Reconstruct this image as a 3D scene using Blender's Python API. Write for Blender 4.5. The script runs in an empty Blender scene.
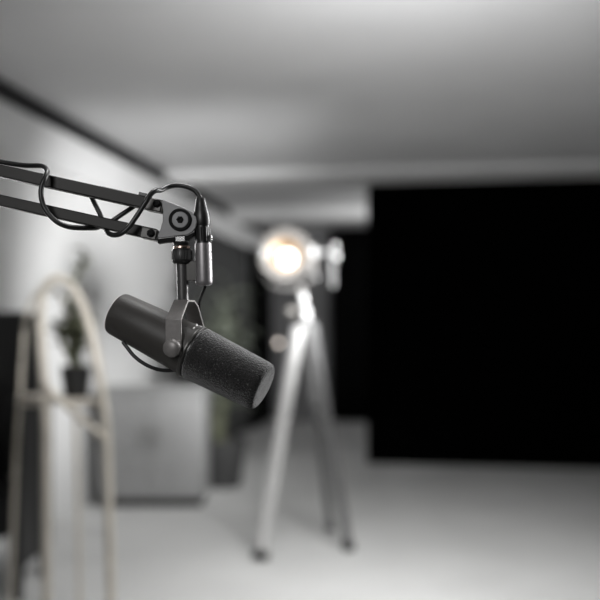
import bpy, bmesh, math, random
from mathutils import Vector, Matrix, Quaternion
random.seed(7)
SC = bpy.context.scene
C = SC.collection
PI = math.pi
FPX = 909.0          # focal length in pixels of the 600 px frame
CAMZ = 1.2
HORI = 330.0

def P(px, py, D):
    return Vector(((px - 300.0) * D / FPX, D, CAMZ + (HORI - py) * D / FPX))

# ------------------------------------------------------------------ materials
def mat(name, col, rough=0.5, metal=0.0, spec=0.5, noise=0.0, nscale=40.0, bump=0.0, bscale=200.0,
        emit=None, estr=0.0, coat=0.0, sheen=0.0):
    m = bpy.data.materials.new(name); m.use_nodes = True
    nt = m.node_tree; b = nt.nodes['Principled BSDF']
    b.inputs['Base Color'].default_value = (*col, 1)
    b.inputs['Roughness'].default_value = rough
    b.inputs['Metallic'].default_value = metal
    b.inputs['Specular IOR Level'].default_value = spec
    b.inputs['Coat Weight'].default_value = coat
    b.inputs['Sheen Weight'].default_value = sheen
    tc = nt.nodes.new('ShaderNodeTexCoord')
    if noise:
        n = nt.nodes.new('ShaderNodeTexNoise'); n.inputs['Scale'].default_value = nscale
        n.inputs['Detail'].default_value = 5
        r = nt.nodes.new('ShaderNodeValToRGB')
        r.color_ramp.elements[0].position = 0.3; r.color_ramp.elements[1].position = 0.7
        r.color_ramp.elements[0].color = (*[c * (1 - noise) for c in col], 1)
        r.color_ramp.elements[1].color = (*[min(1, c * (1 + noise)) for c in col], 1)
        nt.links.new(tc.outputs['Object'], n.inputs['Vector'])
        nt.links.new(n.outputs['Fac'], r.inputs['Fac'])
        nt.links.new(r.outputs['Color'], b.inputs['Base Color'])
    if bump:
        n2 = nt.nodes.new('ShaderNodeTexNoise'); n2.inputs['Scale'].default_value = bscale
        n2.inputs['Detail'].default_value = 3
        bp = nt.nodes.new('ShaderNodeBump'); bp.inputs['Strength'].default_value = bump
        bp.inputs['Distance'].default_value = 0.002
        nt.links.new(tc.outputs['Object'], n2.inputs['Vector'])
        nt.links.new(n2.outputs['Fac'], bp.inputs['Height'])
        nt.links.new(bp.outputs['Normal'], b.inputs['Normal'])
    if emit:
        b.inputs['Emission Color'].default_value = (*emit, 1)
        b.inputs['Emission Strength'].default_value = estr
    return m

M = {}
M['matte_black'] = mat('matte_black', (.005, .005, .005), .7, 0, .2, .1, 150)
M['stem_grey'] = mat('stem_grey', (.10, .097, .097), .38, .5, .5, .06, 200)
M['mic_paint'] = mat('mic_paint', (.037, .034, .031), .5, 0, .5, .06, 300, .06, 1500)
M['foam'] = mat('foam', (.023, .0225, .0225), .95, 0, .15, .45, 450, 1.0, 650, sheen=.6)
_nt = M['foam'].node_tree; _b = _nt.nodes['Principled BSDF']; _src = _b.inputs['Base Color'].links[0].from_socket
_n = _nt.nodes.new('ShaderNodeTexNoise'); _n.inputs['Scale'].default_value = 520; _n.inputs['Detail'].default_value = 1
_r = _nt.nodes.new('ShaderNodeValToRGB'); _r.color_ramp.elements[0].position = .66; _r.color_ramp.elements[1].position = .72
_mx = _nt.nodes.new('ShaderNodeMix'); _mx.data_type = 'RGBA'; _mx.inputs[7].default_value = (.13, .13, .13, 1)
_t = _nt.nodes.new('ShaderNodeTexCoord'); _nt.links.new(_t.outputs['Object'], _n.inputs['Vector'])
_nt.links.new(_n.outputs['Fac'], _r.inputs['Fac']); _nt.links.new(_r.outputs['Color'], _mx.inputs[0])
_nt.links.new(_src, _mx.inputs[6]); _nt.links.new(_mx.outputs[2], _b.inputs['Base Color'])
M['foam'].node_tree.nodes['Principled BSDF'].inputs['Sheen Roughness'].default_value = .4
M['gunmetal'] = mat('gunmetal', (.075, .073, .07), .36, .55, .5, .08, 200)
M['yoke_grey'] = mat('yoke_grey', (.20, .19, .185), .42, .3, .5, .08, 200)
M['edge_metal'] = mat('edge_metal', (.40, .39, .38), .3, .9, .5, .08, 200)
M['chrome'] = mat('chrome', (.82, .82, .82), .18, 1.0, .5, .05, 200)
M['copper'] = mat('copper', (.75, .58, .48), .25, 1.0, .5, .05, 200)
M['black_plastic'] = mat('black_plastic', (.012, .012, .012), .35, 0, .5, .1, 150)
M['rubber'] = mat('rubber', (.012, .012, .012), .38, 0, .45, .1, 150)
M['arm_steel'] = mat('arm_steel', (.014, .013, .012), .48, .2, .35, .1, 60)
M['plate_grey'] = mat('plate_grey', (.185, .185, .188), .45, .2, .5, .06, 90)
M['print_white'] = mat('print_white', (.6, .6, .58), .5, 0, .5, .05, 90)
M['box_grey'] = mat('box_grey', (.26, .25, .255), .42, .6, .5, .06, 200)
M['white_wall'] = mat('white_wall', (.78, .78, .775), .85, 0, .2, .04, 1.2)
M['ceil_paint'] = mat('ceil_paint', (.74, .74, .745), .9, 0, .2, .05, 1.0)
M['beam_paint'] = mat('beam_paint', (.85, .85, .85), .8, 0, .2, .04, 2)
M['grey_wall'] = mat('grey_wall', (.26, .26, .265), .9, 0, .2, .15, 1.4)
M['dark_wall'] = mat('dark_wall', (.05, .05, .05), .9, 0, .2, .1, 1)
M['black_wall'] = mat('black_wall', (.0015, .0015, .0015), 1.0, 0, .0, .1, 3)
M['floor'] = mat('floor', (.72, .72, .71), .6, 0, .3, .06, 1.5)
M['black_cloth'] = mat('black_cloth', (.004, .004, .0042), 1, 0, .05, .2, 5)
M['grey_cloth'] = mat('grey_cloth', (.085, .086, .086), 1, 0, .1, .2, 3)
M['sheer'] = mat('sheer', (.80, .80, .79), .95, 0, .1, .05, 3)
M['trim_black'] = mat('trim_black', (.012, .012, .013), .6, 0, .3, .1, 3)
M['white_enamel'] = mat('white_enamel', (.82, .82, .82), .35, 0, .5, .04, 30)
M['glint_grey'] = mat('glint_grey', (.66, .66, .66), .4, 0, .5, .04, 30)  # pale tone for the glints added at the lamp bowl
M['lamp_grey'] = mat('lamp_grey', (.20, .19, .18), .45, .3, .5, .1, 30)
M['lamp_body'] = mat('lamp_body', (.16, .155, .15), .45, .4, .5, .1, 30)
M['reflector'] = mat('reflector', (.36, .26, .17), .6, .0, .5, .05, 30)
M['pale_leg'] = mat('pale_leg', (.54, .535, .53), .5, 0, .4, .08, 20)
M['shaded_leg'] = mat('shaded_leg', (.125, .125, .125), .5, 0, .4, .1, 20)  # the pale leg again, with shade put into the colour
M['bulb'] = mat('bulb', (1, .95, .88), .4, 0, .3, .0, 1, 0, 1, (1, .92, .80), 4.2)
M['glint_glow'] = mat('glint_glow', (.9, .8, .7), .4, 0, .3, .0, 1, 0, 1, (1, .90, .82), 4.0)  # emission stands in for a reflected highlight
M['bentwood'] = mat('bentwood', (.70, .65, .57), .55, 0, .3, .12, 18)
M['black_leather'] = mat('black_leather', (.010, .010, .010), .5, 0, .4, .1, 20)
M['leaf'] = mat('leaf', (.14, .155, .125), .55, 0, .4, .3, 8)
M['leaf_dark'] = mat('leaf_dark', (.17, .18, .12), .55, 0, .4, .3, 8)
M['pot_black'] = mat('pot_black', (.018, .018, .018), .5, 0, .4, .1, 20)
M['pot_grey'] = mat('pot_grey', (.05, .05, .05), .6, 0, .4, .1, 20)
M['soil'] = mat('soil', (.03, .025, .02), 1, 0, .1, .4, 60)
M['cabinet_white'] = mat('cabinet_white', (.33, .33, .33), .5, 0, .4, .04, 12)

# ------------------------------------------------------------------ mesh helpers
def obj(name, bm, m, parent=None, smooth=True, bevel=0.0, wn=True, seg=2, angle=40):
    bmesh.ops.recalc_face_normals(bm, faces=bm.faces)
    me = bpy.data.meshes.new(name); bm.to_mesh(me); bm.free()
    o = bpy.data.objects.new(name, me); C.objects.link(o)
    me.materials.append(M[m] if isinstance(m, str) else m)
    if smooth:
        for p in me.polygons: p.use_smooth = True
        me.set_sharp_from_angle(angle=math.radians(angle))
    if parent:
        o.parent = parent
        o.matrix_parent_inverse = Matrix.Translation(parent_world(parent)).inverted()
    if bevel:
        b = o.modifiers.new('bevel', 'BEVEL'); b.width = bevel; b.segments = seg
        b.limit_method = 'ANGLE'; b.angle_limit = math.radians(35)
    return o

def parent_world(p):
    v = Vector(p.location)
    # only unrotated parents are used; sub-parts sit under parts whose origin is the world origin
    q = p.parent
    if q:
        return Vector((0, 0, 0))
    return v

def sub(name, bm, m, part, **k):
    """sub-part under a part (the part's own matrix is identity in world space)"""
    o = obj(name, bm, m, None, **k)
    o.parent = part
    o.matrix_parent_inverse = Matrix.Identity(4)
    return o

def thing(name, label, cat, loc, group=None):
    o = bpy.data.objects.new(name, None); C.objects.link(o)
    o.empty_display_size = .05
    o.location = loc; o['label'] = label; o['category'] = cat
    if group: o['group'] = group
    return o

def tag(o, label, cat, group=None):
    o['label'] = label; o['category'] = cat
    if group: o['group'] = group
    return o

def struct(name, bm, m, **k):
    o = obj(name, bm, m, None, **k); o['kind'] = 'structure'; return o

def frame(axis, up=Vector((0, 0, 1))):
    z = Vector(axis).normalized()
    if abs(z.dot(up)) > .99: up = Vector((0, 1, 0))
    x = up.cross(z).normalized(); y = z.cross(x)
    return x, y, z

def add_lathe(bm, origin, axis, prof, n=48, up=Vector((0, 0, 1)), cap=True):
    """prof: (t, r) along axis"""
    x, y, z = frame(axis, up); rings = []
    for t, r in prof:
        c = Vector(origin) + z * t
        rings.append([bm.verts.new(c + (x * math.cos(2*PI*i/n) + y * math.sin(2*PI*i/n)) * r) for i in range(n)])
    for a, b in zip(rings, rings[1:]):
        for i in range(n):
            bm.faces.new((a[i], a[(i+1) % n], b[(i+1) % n], b[i]))
    if cap:
        bm.faces.new(list(reversed(rings[0]))); bm.faces.new(rings[-1])
    return rings

def add_cyl(bm, a, b, r, r2=None, n=24):
    a = Vector(a); b = Vector(b)
    add_lathe(bm, a, b - a, [(0, r), ((b - a).length, r if r2 is None else r2)], n)

def add_box(bm, c, ax, ay, az):
    """box: centre and three half-axis vectors"""
    c = Vector(c); v = []
    for sx in (-1, 1):
        for sy in (-1, 1):
            for sz in (-1, 1):
                v.append(bm.verts.new(c + ax*sx + ay*sy + az*sz))
    for f in ((0,1,3,2), (4,6,7,5), (0,4,5,1), (2,3,7,6), (0,2,6,4), (1,5,7,3)):
        bm.faces.new([v[i] for i in f])

def add_bar(bm, a, b, w, h, depth_dir=Vector((0, 1, 0))):
    """rectangular bar from a to b; w across depth_dir, h the third way (full sizes)"""
    a = Vector(a); b = Vector(b); d = (b - a).normalized()
    dd = (depth_dir - d * depth_dir.dot(d)).normalized(); u = d.cross(dd)
    add_box(bm, (a + b) / 2, (b - a) / 2, dd * w / 2, u * h / 2)

def catmull(pts, n=10):
    out = []
    p = [Vector(q) for q in pts]
    p = [p[0]*2 - p[1]] + p + [p[-1]*2 - p[-2]]
    for i in range(1, len(p) - 2):
        for k in range(n):
            t = k / n
            out.append(.5*((2*p[i]) + (p[i+1]-p[i-1])*t + (2*p[i-1]-5*p[i]+4*p[i+1]-p[i+2])*t*t
                           + (3*p[i]-p[i-1]-3*p[i+1]+p[i+2])*t**3))
    out.append(p[-2]); return out

def add_tube(bm, pts, r, n=14, smooth=10, radii=None):
    c = catmull(pts, smooth) if smooth else [Vector(q) for q in pts]
    prev = None; rings = []
    for i, q in enumerate(c):
        t = (c[min(i+1, len(c)-1)] - c[max(i-1, 0)]).normalized()
        if prev is None:
            x, y, z = frame(t)
        else:
            x = (prev - t * prev.dot(t)).normalized(); y = t.cross(x)
        prev = x
        rr = r if radii is None else radii[0] + (radii[1]-radii[0]) * i/(len(c)-1)
        rings.append([bm.verts.new(q + (x*math.cos(2*PI*k/n) + y*math.sin(2*PI*k/n))*rr) for k in range(n)])
    for a, b in zip(rings, rings[1:]):
        for k in range(n):
            bm.faces.new((a[k], a[(k+1) % n], b[(k+1) % n], b[k]))
    bm.faces.new(list(reversed(rings[0]))); bm.faces.new(rings[-1])

def add_prism(bm, poly, off):
    a = [bm.verts.new(Vector(p)) for p in poly]; b = [bm.verts.new(Vector(p) + off) for p in poly]
    n = len(a)
    bm.faces.new(a); bm.faces.new(list(reversed(b)))
    for i in range(n):
        bm.faces.new((a[i], b[i], b[(i+1) % n], a[(i+1) % n]))

def add_sphere(bm, c, r, sz=1.0, n=24, axis=(0, 0, 1)):
    prof = [(-r*sz*math.cos(PI*k/12), max(r*math.sin(PI*k/12), r*.01)) for k in range(13)]
    add_lathe(bm, c, axis, prof, n)

def BM(): return bmesh.new()

# ------------------------------------------------------------------ the room
F = Vector((-.52, 12.15, 0))                      # far left corner
U = Vector((.157, .988, 0)).normalized()          # along the left wall, away from the camera
V = Vector((U.y, -U.x, 0))                        # to the right along the far wall
CEIL = 2.55
def R(u, v, z=0.0): return F - U*u + V*v + Vector((0, 0, z))   # u = metres towards the camera
def room_box(bm, u0, u1, v0, v1, z0, z1):
    c = (R(u0, v0, z0) + R(u1, v1, z1)) / 2
    add_box(bm, c, U*(u1-u0)/2, V*(v1-v0)/2, Vector((0, 0, (z1-z0)/2)))
UMAX, VMAX = 15.0, 6.5
b = BM(); room_box(b, -.15, UMAX+.15, -.15, VMAX+.15, -.12, 0); struct('floor', b, 'floor', smooth=False)
b = BM(); room_box(b, -.15, UMAX+.15, -.15, VMAX+.15, CEIL, CEIL+.12); struct('ceiling', b, 'ceil_paint', smooth=False)
b = BM(); room_box(b, 0, UMAX, -.15, 0, 0, CEIL); struct('wall_left', b, 'white_wall', smooth=False)
b = BM(); room_box(b, -.15, 0, -.15, VMAX+.15, 0, CEIL); struct('wall_far', b, 'grey_wall', smooth=False)
b = BM(); room_box(b, 0, UMAX, VMAX, VMAX+.15, 0, CEIL); struct('wall_side', b, 'dark_wall', smooth=False)
b = BM(); room_box(b, UMAX, UMAX+.15, -.15, VMAX+.15, 0, CEIL); struct('wall_rear', b, 'dark_wall', smooth=False)
# black partition wall on the right: left edge seen at x = 367, meets the ceiling at y = 180
E = Vector((67*8.18/FPX, 8.18, 0)); ev = (E - F).dot(V); eu = -(E - F).dot(U)
b = BM(); room_box(b, eu-.12, eu, ev, VMAX, 0, CEIL); struct('wall_right', b, 'black_wall', smooth=False)
# ceiling beams across the room and the dark track along the left wall
for k, (u, h, d) in enumerate(((1.9, .13, .30), (4.2, .07, .5))):
    b = BM(); room_box(b, u-d/2, u+d/2, 0, ev+.6 if u < eu else VMAX, CEIL-h, CEIL)
    struct('trim_%d' % (k+1), b, 'beam_paint', smooth=False, bevel=.008)
b = BM(); room_box(b, 0, UMAX, 0, .07, CEIL-.10, CEIL); struct('trim_3', b, 'trim_black', smooth=False, bevel=.006)
b = BM(); room_box(b, 0, UMAX, 0, .05, CEIL-.36, CEIL-.10); struct('trim_4', b, 'beam_paint', smooth=False, bevel=.006)

def curtain(name, label, along0, along1, fixed, z0, z1, m, folds, amp, side='left', group=None):
    bm = BM(); n = folds*10; cols = []
    for i in range(n+1):
        s = along0 + (along1-along0)*i/n
        w = amp*(math.sin(2*PI*folds*i/n) + .35*math.sin(2*PI*folds*i/n*.37+1.3))
        col = []
        for j in range(7):
            t = j/6; ww = w*(.75+.45*t)
            z = z1 + (z0-z1)*t
            p = R(s, fixed + ww, z) if side == 'left' else R(fixed + ww, s, z)
            col.append(bm.verts.new(p))
        cols.append(col)
    for a, c in zip(cols, cols[1:]):
        for j in range(6): bm.faces.new((a[j], c[j], c[j+1], a[j+1]))
    o = obj(name, bm, m, angle=80)
    s = o.modifiers.new('solid', 'SOLIDIFY'); s.thickness = .006; s.offset = 0
    tag(o, label, 'curtain', group)
    return o
curtain('curtain', 'charcoal grey curtain hanging on the left wall behind the leafy plant', 1.35, 4.0, .10, .02, CEIL-.36, 'grey_cloth', 11, .028)
curtain('curtain', 'narrow black curtain in the far left corner, left of the lit lamp', .12, 1.30, .14, .02, CEIL-.36, 'black_cloth', 6, .03)
curtain('curtain', 'black curtain on the far wall between the tripod and the black wall', .96, 2.1, .08, .02, CEIL-.02, 'black_cloth', 7, .03, side='far')

# ------------------------------------------------------------------ microphone
S = 1/FPX                                           # one pixel at 1 m
psi = math.radians(13)
AX = Vector((.899*math.cos(psi), -math.sin(psi), -.438*math.cos(psi))).normalized()
HX = Vector((AX.x, AX.y, 0)).normalized()           # horizontal part of the axis
PV = Vector((HX.y, -HX.x, 0))                       # pivot axis, towards the camera
if PV.y > 0: PV = -PV
MC = P(184.5, 347.5, 1.0)
mic = thing('microphone', 'black cylindrical studio microphone with grey foam front hanging from the boom arm', 'microphone', P(182, 241, 1.0))
def mp(t): return MC + AX*t*S
b = BM()
add_lathe(b, MC, AX, [(t*S, r*S) for t, r in ((-82.5, 3), (-82.5, 17.5), (-82.0, 20), (-80.8, 21.6), (-78.5, 22.4), (-40, 24.2), (0, 25.9), (8, 26.2), (8.2, 25))], 72)
body = obj('housing', b, 'mic_paint', mic, angle=50)
b = BM(); add_lathe(b, MC, AX, [(8*S, 25.5*S), (8.2*S, 27.2*S), (9.0*S, 27.5*S), (11*S, 27.5*S), (11.8*S, 27*S), (11.9*S, 25*S)], 72)
obj('collar_ring', b, 'gunmetal', mic)
b = BM(); add_lathe(b, MC, AX, [(11.7*S, 25*S), (11.8*S, 25.8*S), (14.2*S, 25.8*S), (14.3*S, 24*S)], 72)
obj('gap_ring', b, 'black_plastic', mic)
# foam windscreen with a rough skin
b = BM()
prof = [(13.6, 24), (13.8, 26.6), (14.6, 27.3)]
prof += [(14.6 + (85-14.6)*k/40, 27.3 + (24.9-27.3)*k/40) for k in range(1, 41)]
prof += [(85 + 7*math.sin(PI/2*k/8), 24.9 - 5.5*(1-math.cos(PI/2*k/8))) for k in range(1, 9)]
prof += [(92.2 + .9*k/10, 19.4*(1-k/10)+.25) for k in range(1, 11)]
add_lathe(b, MC, AX, [(t*S, r*S) for t, r in prof], 160)
for v in b.verts:
    if v.co is not None:
        d = (v.co - MC)
        t = d.dot(AX); rad = (d - AX*t)
        if rad.length > 1e-6:
            v.co += (rad.normalized() + AX*.3) * random.gauss(0, .00006)
fm = obj('foam_windscreen', b, 'foam', mic, angle=75)
fm['label'] = 'charcoal foam windscreen over the front of the microphone'
# small light marks printed beside the collar
b = BM()
x_, y_, z_ = frame(AX)
def on_body(t, ang, r): return MC + AX*t*S + (PV*math.cos(ang) + AX.cross(PV).normalized()*math.sin(ang))*r*S
up_sign = 1 if AX.cross(PV).z > 0 else -1
for t, a0, a1 in ((3.5, 78, 86), (5.5, 92, 104), (2.0, 108, 118), (4.5, 62, 68), (1.0, 92, 97)):
    pts = [on_body(t, up_sign*math.radians(a0 + (a1-a0)*k/4), 26.15) for k in range(5)]
    add_tube(b, pts, .7*S, 8, 3)
obj('printed_mark', b, 'print_white', mic)

# yoke: bent strip, inverted U
b = BM()
zz = Vector((0, 0, 1)); HW = 8.0*S
TOPZ = 47.5*S
outer = [(-35, -7), (-34, 22), (-20, 42), (-9, 47.5), (9, 47.5), (29.6, 28), (29.6, -7)]
def yk(q, z, h): return MC + PV*q*S + zz*z*S + HX*h
def inset(path, d):
    out = []
    for i, (x, y) in enumerate(path):
        a = path[max(i-1, 0)]; c = path[min(i+1, len(path)-1)]
        def nrm(p, q):
            dx, dy = q[0]-p[0], q[1]-p[1]; L = math.hypot(dx, dy); return (dy/L, -dx/L)
        ns = []
        if i > 0: ns.append(nrm(a, (x, y)))
        if i < len(path)-1: ns.append(nrm((x, y), c))
        nx = sum(n[0] for n in ns)/len(ns); ny = sum(n[1] for n in ns)/len(ns)
        L = nx*nx+ny*ny
        out.append((x + nx/L*d, y + ny/L*d))
    return out
inner = inset(outer, 2.2)
hw_top = 7.6*S
def width_at(z): return HW*(1.02 if z < 30 else .95)
rows = []
for (ox, oz), (ix, iz) in zip(outer, inner):
    w = width_at(oz)
    rows.append([b.verts.new(yk(ox, oz, -w)), b.verts.new(yk(ox, oz, w)), b.verts.new(yk(ix, iz, w)), b.verts.new(yk(ix, iz, -w))])
for a, c in zip(rows, rows[1:]):
    for k in range(4): b.faces.new((a[k], a[(k+1) % 4], c[(k+1) % 4], c[k]))
b.faces.new(rows[0]); b.faces.new(list(reversed(rows[-1])))
yoke = obj('yoke_bracket', b, 'yoke_grey', mic, bevel=.0006, angle=30)
for sgn in (1, -1):
    b = BM()
    o0 = MC + PV*sgn*(23.2 if sgn > 0 else 26.5)*S
    add_lathe(b, o0, PV*sgn, [(0, 5*S), (6.4*S, 5*S), (6.5*S, 8.6*S), (9.5*S, 9.0*S), (12.0*S, 8.4*S), (13.6*S, 6.6*S), (14.4*S, 3.6*S), (14.6*S, .5*S)], 40)
    obj('pivot_knob', b, 'yoke_grey', mic, angle=60)

# stem, threaded collar, adapter
st0 = MC + zz*46*S + HX*(-1.5*S); st1 = P(181.6, 240, 1.0)
sd = (st1 - st0).normalized()
L = (st1 - st0).length
def stp(y): return st0 + sd * ((300.5 - y)*S)
b = BM(); add_lathe(b, stp(301), sd, [(0, 5.6*S), (38*S, 5.9*S), (42*S, 5.9*S)], 40)
obj('mount_stem', b, 'stem_grey', mic)
b = BM()
add_lathe(b, stp(263), sd, [(0, 6.5*S), (.2*S, 8*S), (2*S, 9.7*S), (3*S, 10.1*S), (14*S, 10.1*S), (15*S, 9.4*S), (15.2*S, 6*S)], 48)
for k in range(40):
    a = 2*PI*k/40; x, y, z = frame(sd)
    p0 = stp(259) + (x*math.cos(a)+y*math.sin(a))*10.05*S
    add_cyl(b, p0, p0 + sd*9*S, .42*S, n=6)
obj('threaded_collar', b, 'black_plastic', mic)
b = BM(); add_lathe(b, stp(248), sd, [(0, 6*S), (.1*S, 8.4*S), (1.4*S, 8.6*S), (2.6*S, 8.2*S), (2.7*S, 5*S)], 40)
obj('thread_adapter', b, 'copper', mic)
# signal box at the right with its small bracket
bx = P(204.2, 285, 1.0); bxt = P(203.2, 243, 1.0); bd = (bxt-bx).normalized()
b = BM()
add_lathe(b, bx, bd, [(-.8*S, 2*S), (-.7*S, 5.5*S), (.4*S, 7.6*S), (2.2*S, 8.5*S), (4*S, 8.6*S), (40*S, 8.3*S), (41.5*S, 8.1*S), (41.6*S, 6*S)], 48)
sig = obj('connector_tube', b, 'box_grey', mic)
for yy in (252, 260):
    b = BM(); c0 = P(211.0, yy, 1.0) + Vector((0, -.0025, 0)); add_lathe(b, c0 , Vector((.75, -.66, 0)), [(-.5*S, .3*S), (-.2*S, 1.1*S), (.7*S, 1.0*S), (.9*S, .4*S)], 14)
    sub('screw', b, 'black_plastic', sig)
b = BM(); add_box(b, P(192.0, 271, 1.0), Vector((5.5*S, 0, 0)), Vector((0, 4*S, 0)), Vector((0, 0, 10*S)))
obj('side_bracket', b, 'gunmetal', mic, bevel=.0008)
b = BM(); add_tube(b, [P(205, 287, 1.0), P(204, 290, 1.005), P(201.8, 295, 1.02), P(199.6, 302, 1.045), P(198.8, 312, 1.058), P(198, 322, 1.052), P(197, 331, 1.036)], 1.5*S, 12)
obj('signal_cable', b, 'matte_black', mic)
b = BM(); add_tube(b, [P(123, 342, 1.0), P(127.5, 348, .998), P(133.5, 355.5, .996), P(141.5, 362, .995), P(150, 366.7, .995), P(158.5, 369.6, .996), P(167, 370.5, .998), P(175, 370, 1.0)], 1.9*S, 12)
obj('signal_cable', b, 'rubber', mic)

# ------------------------------------------------------------------ boom arm
arm = thing('boom_arm', 'black two-bar boom arm reaching in from the left holding the microphone', 'boom arm', P(-190, 330, 1.0)*1.0)
arm.location = Vector((-.62, 1.0, 0))
slope = .2203
def lo(x): return 218.2 + (x-80)*slope
def hi(x): return 188.7 + (x-80)*slope
ELX = -245
for nm, f, w in (('upper_bar', hi, 12.5), ('lower_bar', lo, 11.3)):
    b = BM()
    xe = 162 if nm == 'upper_bar' else 157
    add_bar(b, P(ELX, f(ELX), 1.0), P(xe, f(xe), 1.0), .017, w*.976*S)
    o = obj(nm, b, 'arm_steel', arm, bevel=.0012)
    # the flanged end fitting
    b = BM(); add_bar(b, P(xe-15, f(xe-15)+.5, 1.0), P(xe+1, f(xe+1)+.5, 1.0), .0195, (w*.99)*S)
    sub('end_fitting', b, 'gunmetal', o, bevel=.0012)
# hex bolts through the bar ends
for (x, y) in ((157, 203.6), (151, 233.3)):
    b = BM(); c0 = P(x, y, .9905)
    add_lathe(b, c0, Vector((0, -1, 0)), [(-.002, 4.0*S), (.0008, 4.1*S), (.0012, 3.6*S)], 28)
    add_lathe(b, c0, Vector((0, -1, 0)), [(0, 2.7*S), (.0035, 2.7*S), (.0040, 2.2*S)], 6)
    obj('bolt', b, 'matte_black', arm, angle=30)
# head plates
pl = [(161.5, 199.5), (172, 203), (184, 208), (192, 212.5), (196, 217), (197, 222), (195.5, 228), (192, 232.5), (187, 235), (176, 236), (158, 238.5), (157.6, 235), (160.5, 229), (162.6, 221), (163, 211), (161.8, 204)]
b = BM(); add_prism(b, [P(x, y, .990) for x, y in pl], Vector((0, .003, 0)))
obj('head_plate', b, 'plate_grey', arm, bevel=.0007, angle=30)
b = BM(); add_prism(b, [P(x+.6, y, 1.006) for x, y in pl], Vector((0, .003, 0)))
obj('head_plate', b, 'plate_grey', arm, bevel=.0007, angle=30)
b = BM(); add_prism(b, [P(x, y, .9935) for x, y in ((157.5, 239.0), (157.5, 243.2), (166, 242), (189, 239.5), (193, 236), (196, 231), (193, 233), (187, 235.8), (176, 236.8))], Vector((0, .0135, 0)))
obj('head_spacer', b, 'matte_black', arm, bevel=.0005, angle=30)
pc = P(180.2, 219.8, .990)
b = BM(); add_lathe(b, pc, Vector((0, -1, 0)), [(-.0005, 11.2*S), (.0016, 11.3*S), (.0024, 10.6*S), (.0024, 8.6*S), (.0014, 8.2*S), (-.0005, 8.1*S)], 56, cap=False)
obj('pivot_washer', b, 'matte_black', arm, angle=20)
b = BM(); add_lathe(b, pc, Vector((0, -1, 0)), [(-.0005, 8.2*S), (.0012, 8.2*S), (.0016, 7.7*S), (.0017, 1*S)], 56)
obj('pivot_cap', b, 'plate_grey', arm, angle=15)
b = BM(); add_lathe(b, pc, Vector((0, -1, 0)), [(.001, 3.6*S), (.0028, 3.6*S), (.0038, 2.8*S), (.0038, 1.8*S), (.0022, 1.6*S), (.0022, .2*S)], 6)
obj('pivot_bolt', b, 'matte_black', arm, angle=30)
# small clip on the top bar
b = BM(); add_box(b, P(144, 195.4, 1.0), Vector((4*S, 0, -.9*S)), Vector((0, .009, 0)), Vector((.4*S, 0, 1.7*S)))
obj('spring_clip', b, 'black_plastic', arm, bevel=.0005)
# stud and flange below the head
b = BM(); add_box(b, P(180.8, 238.6, .9985), Vector((4.9*S, 0, 0)), Vector((0, 4.9*S, 0)), Vector((0, 0, 3.6*S)))
obj('stud_block', b, 'chrome', arm, bevel=.0006)
b = BM(); add_lathe(b, P(181.2, 245.6, 1.0), zz, [(0, 6*S), (.2*S, 7.8*S), (2.4*S, 8.2*S), (3.6*S, 7.4*S), (3.7*S, 4*S)], 40)
obj('stud_flange', b, 'black_plastic', arm)
# out of frame: elbow, upright and foot that carry the arm
b = BM()
add_prism(b, [P(x, y, .988) for x, y in ((ELX-26, hi(ELX)-10), (ELX+10, hi(ELX)-10), (ELX+10, lo(ELX)+10), (ELX-26, lo(ELX)+10))], Vector((0, .024, 0)))
obj('elbow', b, 'arm_steel', arm, bevel=.001)
ex = P(ELX-20, lo(ELX), 1.0)
b = BM(); add_cyl(b, (ex.x, 1.0, .03), (ex.x, 1.0, ex.z), .014); obj('upright', b, 'arm_steel', arm)
b = BM(); add_lathe(b, (ex.x, 1.0, 0), zz, [(0, .16), (.02, .16), (.03, .15), (.034, .02)], 48); obj('foot_plate', b, 'arm_steel', arm)

# ------------------------------------------------------------------ microphone cable
cab = thing('microphone_cable', 'black cable plugged into the microphone top and looped around the boom arm', 'cable', P(204, 243, 1.0))
path = [(200.6, 200, 1.0), (198.5, 195, 1.0), (193.5, 189.6, 1.0), (186, 186.4, 1.0), (177, 185.2, 1.0), (168, 186.9, .998), (160.5, 190.2, .99),
        (155.5, 190.6, .982), (150.5, 194.5, .978), (146, 201.5, .976), (140, 211, .976), (134, 220, .976), (128, 228, .976), (121, 233.6, .977), (113.5, 235, .982),
        (107.5, 232.5, .992), (106, 228.5, 1.010), (110, 223, 1.022), (118, 217, 1.024), (127, 211, 1.024), (135, 205, 1.024), (137, 199.5, 1.024), (128, 195, 1.024), (112, 191, 1.024),
        (97, 188.5, 1.026), (91, 193, 1.026), (93.5, 201, 1.024), (97.5, 209, 1.024), (101, 217, 1.022), (101.5, 224, 1.018), (97, 227.6, 1.010), (88, 228, .995),
        (78, 227.8, .985), (68, 226.6, .978), (58, 222.5, .975), (49.5, 215, .974), (43.5, 205.5, .974), (41, 195, .974), (41.8, 186, .975), (45, 178, .977),
        (47, 171, .985), (41, 166, 1.0), (20, 165, 1.016), (-20, 158, 1.022), (-80, 146, 1.022), (-160, 129, 1.022), (-240, 112, 1.022)]
b = BM(); add_tube(b, [P(*q) for q in path], 2.55*S, 14, 8)
obj('cord', b, 'rubber', cab)
def along(y): return P(203.2, y, 1.0) + (P(200.6, y, 1.0)-P(203.2, y, 1.0))*max(0, min(1, (243-y)/45))
cd = (along(198) - along(243)).normalized(); c0 = along(243)
b = BM()
add_lathe(b, c0 + cd*17*S, cd, [(0, 5*S), (.1*S, 7.9*S), (1.5*S, 8.3*S), (6*S, 8.6*S), (11*S, 8.2*S), (16*S, 7.0*S), (22*S, 5.6*S), (27*S, 5.0*S), (28.3*S, 4.2*S), (28.5*S, 2.4*S)], 40)
obj('strain_relief', b, 'rubber', cab)
b = BM()
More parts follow.
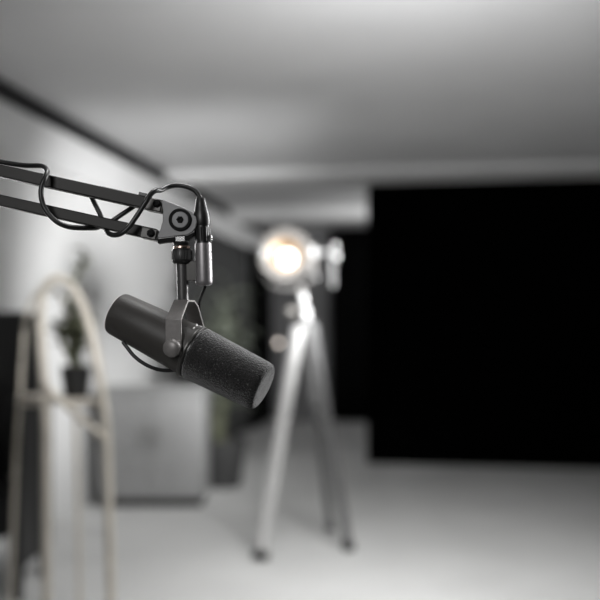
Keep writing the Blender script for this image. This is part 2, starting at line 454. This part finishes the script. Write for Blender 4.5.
add_lathe(b, c0 - cd*1*S, cd, [(0, 6*S), (.1*S, 7.4*S), (18*S, 7.4*S), (18.2*S, 6*S)], 48)
for k in range(10):
    a = 2*PI*k/10 + .25; x, y, z = frame(cd)
    p0 = c0 + (x*math.cos(a)+y*math.sin(a))*7.3*S
    add_cyl(b, p0 + cd*1.5*S, p0 + cd*15.5*S, .75*S, n=8)
plug = obj('plug_sleeve', b, 'black_plastic', cab)
b = BM(); add_bar(b, along(242) + Vector((8.0*S, -.002, 0)), along(235.5) + Vector((9.0*S, -.002, 0)), .005, 2.2*S)
obj('latch', b, 'chrome', cab, bevel=.0005)

# ------------------------------------------------------------------ tripod lamp
DL = 5.0; s5 = DL/FPX
lamp = thing('tripod_lamp', 'lit round spot lamp on a pale three-legged tripod in the background', 'lamp', Vector((P(303, 330, DL).x, DL, 0)))
LC = P(285.5, 254.5, DL)
LA = Vector((-.10, -1, -.06)).normalized()           # facing the camera
def LP_(a, q=0): return LC + LA*a*s5
b = BM()    # drum housing behind
add_lathe(b, LC, LA, [(-38*s5, 4*s5), (-38*s5, 12*s5), (-34*s5, 17*s5), (-16*s5, 22*s5), (-4*s5, 24*s5), (2*s5, 25*s5), (1.6*s5, 24.2*s5), (-4*s5, 23*s5), (-15.5*s5, 21*s5), (-16*s5, .5*s5)], 56)
hs = obj('housing', b, 'lamp_body', lamp)
b = BM()
add_lathe(b, LC, LA, [(-2*s5, 23.5*s5), (2*s5, 25.5*s5), (4.5*s5, 26*s5), (6*s5, 25*s5), (5*s5, 18*s5), (2*s5, 16.5*s5)], 56, cap=False)
obj('bezel', b, 'lamp_grey', lamp)
b = BM()    # reflector bowl
prof = [(-12, .5), (-11.5, 6), (-9, 11), (-4.5, 15), (2.4, 17.6), (2.2, 18), (-5.5, 15.6), (-10, 11.4), (-12.6, 6), (-13, .5)]
add_lathe(b, LC + Vector((1.5*s5, 0, 2.0*s5)), LA, [(t*s5, r*s5) for t, r in prof], 56)
obj('reflector', b, 'reflector', lamp)
b = BM(); bc = P(287, 258.5, DL) - LA*1.5*s5
add_sphere(b, bc, 8.3*s5); obj('bulb', b, 'bulb', lamp)
b = BM(); add_cyl(b, bc - LA*10*s5, bc - LA*5*s5, 3*s5); obj('bulb_socket', b, 'lamp_grey', lamp)
# added side knobs that stand in for bright reflections in the bowl
for (x, y) in ((265, 253.5), (313.5, 251.5)):
    b = BM(); add_sphere(b, P(x, y, DL) + LA*9*s5, 2.1*s5, 2.5)
    add_cyl(b, P(x, y, DL) + LA*9*s5, P(x, y, DL) + LA*1*s5, 2.0*s5)
    obj('bowl_glint', b, 'glint_grey', lamp)
# U yoke and right rear handle, white balls added for its metal glints
b = BM()
add_tube(b, [P(259.5, 254, DL) - LA*8*s5, P(261, 272, DL) - LA*8*s5, P(272, 285, DL) - LA*8*s5, P(290, 288, DL) - LA*8*s5, P(305, 284, DL) - LA*8*s5, P(312, 271, DL) - LA*8*s5, P(312, 253, DL) - LA*8*s5], 2.0*s5, 12)
obj('lamp_yoke', b, 'lamp_body', lamp)
b = BM(); add_cyl(b, P(298, 286, DL) + Vector((0, .04, 0)), P(303, 300, DL) + Vector((0, .02, 0)), 3.2*s5); obj('yoke_stem', b, 'lamp_body', lamp)
b = BM(); add_cyl(b, P(306, 252, DL)-LA*22*s5, P(336, 252, DL)-LA*26*s5, 3.0*s5); add_cyl(b, P(330, 252, DL)-LA*26*s5, P(331, 287, DL)-LA*26*s5, 2.6*s5)
hd = obj('rear_handle', b, 'shaded_leg', lamp)
for (x, y, r) in ((335, 256, 2.4), (334, 245, 2.0)):
    b = BM(); add_sphere(b, P(x, y, DL)-LA*21*s5, r*s5); sub('handle_glint', b, 'white_enamel', hd)
b = BM(); add_sphere(b, P(315, 277, DL)-LA*6*s5, 3.6*s5); obj('tilt_knob', b, 'shaded_leg', lamp)
# tripod head
b = BM(); add_cyl(b, P(304, 327, DL), P(303.5, 296, DL), 3.4*s5); obj('tripod_head', b, 'lamp_body', lamp)
b = BM(); add_sphere(b, P(290.5, 312, DL)-Vector((0, .03, 0)), 5.2*s5, 1.0); add_cyl(b, P(290.5, 312, DL)-Vector((0, .03, 0)), P(303, 314, DL), 2.2*s5)
obj('clamp_knob', b, 'lamp_grey', lamp)
b = BM(); add_sphere(b, P(303.5, 299.5, DL)-Vector((0, .05, 0)), 3.5*s5, 1.5); obj('head_cap', b, 'white_enamel', lamp)
b = BM(); add_sphere(b, P(306, 315, DL)-Vector((0, .055, 0)), 4.0*s5, 2.1); obj('lock_lever', b, 'white_enamel', lamp)
# legs: left one pale, others and hanging centre column have shade in their colour
def leg(name, x0, y0, dx0, xf, yf_D, m, r0, r1):
    a = P(x0, y0, DL) + Vector((0, dx0, 0)); z = Vector(((xf-300)*yf_D/FPX, yf_D, 0))
    bm = BM(); add_cyl(bm, z + (a-z).normalized()*.03, a, r1, r0)
    o = obj(name, bm, m, lamp)
    b2 = BM(); add_cyl(b2, z, z + (a-z).normalized()*.045, r1*1.35); sub('rubber_foot', b2, 'rubber', o)
    return o
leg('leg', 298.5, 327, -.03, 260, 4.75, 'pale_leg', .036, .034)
leg('leg', 312, 322, .0, 349, 4.95, 'shaded_leg', .026, .024)
leg('leg', 308, 322, .05, 331, 5.45, 'shaded_leg', .024, .022)
b = BM(); pa = P(308, 322, DL) - Vector((0, .01, 0)); pb = P(313.5, 403, DL) - Vector((0, .01, 0))
add_cyl(b, pb, pa, .026); add_sphere(b, pb, .028); obj('centre_column', b, 'shaded_leg', lamp)

# ------------------------------------------------------------------ warm glint behind, made as a small glowing ball
wl = thing('wall_glint', 'glowing ball added for a small round warm glint on the dark far wall left of the tripod leg', 'glint', P(279, 343, 11.75))
wpos = Vector(R(.06, 0)); 
# point on the far wall seen at pixel (279, 343)
dv = Vector(((279-300)/FPX, 1, (HORI-343)/FPX)); tt = (F - Vector((0, 0, 0))).dot(U)/Vector((dv.x, dv.y, 0)).dot(U)
wp = Vector((dv.x*tt, dv.y*tt, CAMZ + dv.z*tt))
wl.location = wp
b = BM(); add_lathe(b, wp, -U, [(0, .05), (.02, .05), (.025, .045)], 32); obj('glint_back', b, 'lamp_grey', wl)
b = BM(); add_sphere(b, wp - U*.045, .026); obj('glint_ball', b, 'glint_glow', wl)

# ------------------------------------------------------------------ left side furniture
# arched bentwood plant stand
DS = 3.5; ss = DS/FPX
stand = thing('plant_stand', 'tall pale bentwood arched plant stand at the far left', 'plant stand', Vector((P(70, 0, DS).x, DS, 0)))
def SP(x, y, d=0.0): return P(x, y, DS + d)
def floor_at(x, D): return Vector(((x-300)*D/FPX, D, .0))
fy = HORI + FPX*CAMZ/DS
def tube_part(name, pts, r, m, parent):
    bm = BM(); add_tube(bm, pts, r, 14, 8); return obj(name, bm, m, parent)
tube_part('arch_hoop', [floor_at(47, DS), SP(46, 480), SP(46, 420), SP(44, 380), SP(41, 340), SP(40.5, 310), SP(44, 289), SP(54, 278.5), SP(65, 281), SP(75, 292), SP(84, 310), SP(92, 338), SP(98, 368), SP(103, 400), SP(107, 450), floor_at(112, DS)], 4.6*ss, 'bentwood', stand)
tube_part('arch_hoop', [floor_at(10, DS+.35), SP(16, 460, .35), SP(20, 400, .35), SP(23, 350, .35), SP(26, 320, .35), SP(33, 298, .35), SP(44, 288, .35), SP(55, 290, .35), SP(64, 303, .35), SP(69, 330, .35), SP(72, 370, .35), SP(76, 420, .35), floor_at(80, DS+.35)], 2.4*ss, 'bentwood', stand)
tube_part('brace', [SP(44.5, 383, -.02), SP(55, 396, -.02), SP(68, 407, -.02), SP(82, 419, -.02), SP(106, 440, -.01)], 3.6*ss, 'bentwood', stand)
tube_part('spreader', [SP(46, 404), SP(20, 404, .35)], 2.4*ss, 'bentwood', stand)
tube_part('spreader', [SP(103, 404), SP(75, 404, .35)], 2.4*ss, 'bentwood', stand)
b = BM(); SHZ = SP(0, 400).z
cc = [SP(46, 404), SP(103, 404), SP(75, 404, .35), SP(20, 404, .35)]
for q in cc: q.z = SHZ - .016
add_prism(b, cc, Vector((0, 0, .016))); obj('shelf', b, 'bentwood', stand, bevel=.004)

def add_leaf(bm, base, tip, w, nrm):
    base = Vector(base); tip = Vector(tip); d = tip-base; L = d.length; d.normalize()
    sd_ = d.cross(nrm)
    if sd_.length < 1e-4: sd_ = Vector((1, 0, 0))
    sd_.normalize(); n2 = sd_.cross(d)
    lft = []; mid = []; rgt = []
    for k in range(7):
        t = k/6; ww = w*math.sin(PI*min(1, t*.92+.04))**.8
        c = base + d*L*t + n2*(.18*L*math.sin(PI*t)) - Vector((0, 0, .12*L*t*t))
        mid.append(bm.verts.new(c)); lft.append(bm.verts.new(c - sd_*ww + n2*ww*.25)); rgt.append(bm.verts.new(c + sd_*ww + n2*ww*.25))
    for k in range(6):
        bm.faces.new((lft[k], mid[k], mid[k+1], lft[k+1])); bm.faces.new((mid[k], rgt[k], rgt[k+1], mid[k+1]))

def plant(name, label, base, pot_r, pot_h, pot_m, leaf_m, stems, leaf_len, leaf_w, n_leaves, tilt=1.0):
    t = thing(name, label, 'plant', base)
    bm = BM(); add_lathe(bm, base, zz, [(0, pot_r*.75), (pot_h*.92, pot_r), (pot_h, pot_r), (pot_h, pot_r*.9), (pot_h*.9, pot_r*.88)], 40)
    obj('pot', bm, pot_m, t)
    bm = BM(); add_lathe(bm, base + zz*pot_h*.88, zz, [(0, pot_r*.86), (.012, pot_r*.8)], 32); obj('soil', bm, 'soil', t)
    sb = BM(); fb = BM()
    for top in stems:
        top = Vector(top); bs = base + zz*pot_h*.88 + Vector((random.uniform(-.3, .3)*pot_r, random.uniform(-.3, .3)*pot_r, 0))
        mid = (bs+top)/2 + Vector((random.uniform(-.05, .05), random.uniform(-.05, .05), .05))
        add_tube(sb, [bs, mid, top], .008, 8, 8, (.012, .005))
        cv = catmull([bs, mid, top], 20)
        for k in range(n_leaves):
            f = .25 + .75*k/(n_leaves-1); q = cv[int(f*(len(cv)-1))]
            a = k*2.4 + random.uniform(-.4, .4)
            dirv = Vector((math.cos(a), math.sin(a)*.8, random.uniform(.1, .8)*tilt)).normalized()
            ll = leaf_len*random.uniform(.7, 1.15)
            add_leaf(fb, q, q + dirv*ll, leaf_w*random.uniform(.8, 1.2), zz)
    obj('stem', sb, 'leaf_dark', t)
    o = obj('foliage', fb, leaf_m, t)
    s = o.modifiers.new('solid', 'SOLIDIFY'); s.thickness = .0012
    return t
pb_ = SP(76, 400, .15); pb_.z = SHZ + .001
plant('potted_plant', 'olive green leafy plant in a black pot inside the bentwood stand', pb_, .062, .125, 'pot_black', 'leaf_dark',
      [SP(70, 325, .15), SP(79, 315, .17), SP(63, 332, .17), SP(74, 335, .12), SP(68, 340, .2), SP(86, 258, .17)], .085, .024, 13)
DPL = 7.0
base = floor_at(222, DPL)
plant('potted_plant', 'grey green bushy plant in a floor pot behind the microphone', base, .19, .36, 'pot_grey', 'leaf',
      [P(222, 300, DPL), P(207, 318, DPL+.1), P(236, 318, DPL), P(215, 340, DPL-.12), P(231, 342, DPL-.15), P(228, 287, DPL+.1), P(202, 335, DPL), P(238, 335, DPL+.1)], .27, .075, 10)
# black lounge chair at the far left
DA = 3.97
chair = thing('armchair', 'black armchair at the left edge behind the bentwood stand', 'chair', floor_at(10, DA+.3))
cx = -1.50
def abox(name, x0, x1, y0, y1, z0, z1, m='black_leather', bev=.04):
    bm = BM(); add_box(bm, Vector(((x0+x1)/2, (y0+y1)/2, (z0+z1)/2)), Vector(((x1-x0)/2, 0, 0)), Vector((0, (y1-y0)/2, 0)), Vector((0, 0, (z1-z0)/2)))
    return obj(name, bm, m, chair, bevel=bev, seg=4)
abox('backrest', cx-.16, cx+.22, DA+.40, DA+.54, .30, 1.29)
abox('seat', cx-.16, cx+.22, DA, DA+.40, .28, .50)
abox('armrest', cx+.22, cx+.28, DA, DA+.52, .14, .90, bev=.02)
abox('armrest', cx-.22, cx-.16, DA, DA+.52, .14, .90, bev=.02)
for lx in (cx-.19, cx+.25):
    for ly in (DA+.06, DA+.46):
        bm = BM(); add_cyl(bm, (lx, ly, 0), (lx, ly, .15), .02, .026); obj('leg', bm, 'rubber', chair)
# white low cabinet
DC = 6.1
cab2 = thing('low_cabinet', 'light grey low cabinet below the bright wall behind the microphone', 'cabinet', floor_at(150, DC+.2))
x0 = floor_at(96, DC).x; x1 = floor_at(204.5, DC).x; zt = P(0, 388.5, DC).z
bm = BM(); add_box(bm, Vector(((x0+x1)/2, DC+.24, (zt-.04+.06)/2)), Vector(((x1-x0)/2-.01, 0, 0)), Vector((0, .21, 0)), Vector((0, 0, (zt-.04-.06)/2)))
obj('carcass', bm, 'cabinet_white', cab2, bevel=.004)
bm = BM(); add_box(bm, Vector(((x0+x1)/2, DC+.23, zt-.02)), Vector(((x1-x0)/2, 0, 0)), Vector((0, .23, 0)), Vector((0, 0, .02)))
obj('top_board', bm, 'cabinet_white', cab2, bevel=.004)
for k in range(2):
    xa = x0 + .015 + k*(x1-x0-.03)/2; xb = xa + (x1-x0-.03)/2 - .004
    bm = BM(); add_box(bm, Vector(((xa+xb)/2, DC+.02, (zt-.05+.08)/2)), Vector(((xb-xa)/2, 0, 0)), Vector((0, .009, 0)), Vector((0, 0, (zt-.05-.08)/2)))
    dr = obj('door', bm, 'cabinet_white', cab2, bevel=.003)
    xh = xb-.04 if k == 0 else xa+.04
    bm = BM(); add_cyl(bm, (xh, DC-.015, .42), (xh, DC-.015, .56), .006)
    add_cyl(bm, (xh, DC-.015, .43), (xh, DC+.012, .43), .005); add_cyl(bm, (xh, DC-.015, .55), (xh, DC+.012, .55), .005)
    sub('handle', bm, 'edge_metal', dr)
bm = BM(); add_box(bm, Vector(((x0+x1)/2, DC+.25, .03)), Vector(((x1-x0)/2-.03, 0, 0)), Vector((0, .18, 0)), Vector((0, 0, .03)))
obj('plinth', bm, 'pot_grey', cab2)

# ------------------------------------------------------------------ lights
def area(name, loc, target, size, power, size_y=None, col=(1, 1, 1), spread=180):
    l = bpy.data.lights.new(name, 'AREA'); l.energy = power; l.size = size; l.color = col
    if size_y: l.shape = 'RECTANGLE'; l.size_y = size_y
    l.spread = math.radians(spread)
    o = bpy.data.objects.new(name, l); C.objects.link(o); o.location = loc
    o.rotation_euler = (Vector(target)-Vector(loc)).to_track_quat('-Z', 'Y').to_euler(); return o
def spot(name, loc, target, power, deg, blend=.6, rad=.1, col=(1, 1, 1)):
    l = bpy.data.lights.new(name, 'SPOT'); l.energy = power; l.spot_size = math.radians(deg); l.spot_blend = blend; l.shadow_soft_size = rad; l.color = col
    o = bpy.data.objects.new(name, l); C.objects.link(o); o.location = loc
    o.rotation_euler = (Vector(target)-Vector(loc)).to_track_quat('-Z', 'Y').to_euler(); return o
# soft overhead light near the microphone
area('overhead_softbox', (-.10, 1.12, 1.95), (-.13, 1.0, 1.18), .35, 2.6, .25, spread=120)
area('front_softbox', (-.55, -.2, 1.7), (-.11, 1.0, 1.25), .4, .52, .4, spread=45)
area('right_rim', (.55, 1.35, 1.45), (-.10, 1.0, 1.26), .12, 3.2, .6, spread=90)
area('left_rim', (-.75, 1.9, 1.5), (-.12, 1.0, 1.24), .3, 1.4, .6, spread=90)
spot('wall_fill_spot', (.9, 4.2, 1.75), (-1.12, 6.75, 1.38), 460, 70, 1.0, .2)  # unseen spot added to make the bright patch on the left wall
spot('stand_fill_spot', (.35, 1.7, 2.3), P(66, 310, DS), 200, 20, 1.0, .1)  # no such lamp known, added to lift the stand and wall behind
spot('plant_fill_spot', (.5, 4.6, 2.3), P(222, 318, DPL), 80, 12, .8, .1)  # added spot that brings up the bushy plant
spot('tripod_spot', (-.5, 2.6, 2.35), (P(300, 293, DL)), 125, 15, 1.0, .05)
pq = R(3.2, 3.3, 1.8); area('far_fill', pq, R(.9, 1.0, 2.6), .5, 16, .5, spread=110)  # hidden light put behind the black wall to lift far wall and beams
area('ceiling_fill', (.4, 2.6, 1.75), (.4, 3.4, 2.55), .9, 13, .9, spread=120)  # extra uplight, added to whiten the near ceiling
area('floor_fill', (.6, 2.8, 2.4), (.3, 4.4, 0), .8, 22, .8, spread=90)  # invented downlight that keeps the floor pale

w = bpy.data.worlds.new('world'); SC.world = w; w.use_nodes = True
w.node_tree.nodes['Background'].inputs[0].default_value = (.5, .52, .55, 1)
w.node_tree.nodes['Background'].inputs[1].default_value = .3

# ------------------------------------------------------------------ camera
cam = bpy.data.cameras.new('camera'); co = bpy.data.objects.new('camera', cam); C.objects.link(co)
co.location = (0, 0, CAMZ); co.rotation_euler = (PI/2, 0, 0)
cam.sensor_width = 36; cam.lens = FPX*36/600
cam.shift_y = (HORI-300)/600
cam.dof.use_dof = True; cam.dof.focus_distance = .985
cam.dof.aperture_fstop = (cam.lens/1000)/.0212
cam.dof.aperture_blades = 0
cam.clip_start = .02
SC.camera = co
SC.view_settings.view_transform = 'Standard'
SC.view_settings.look = 'None'
SC.view_settings.gamma = 1
SC.view_settings.exposure = 0
SC.cycles.use_denoising = True
SC.cycles.max_bounces = 8
SC.cycles.sample_clamp_indirect = 6
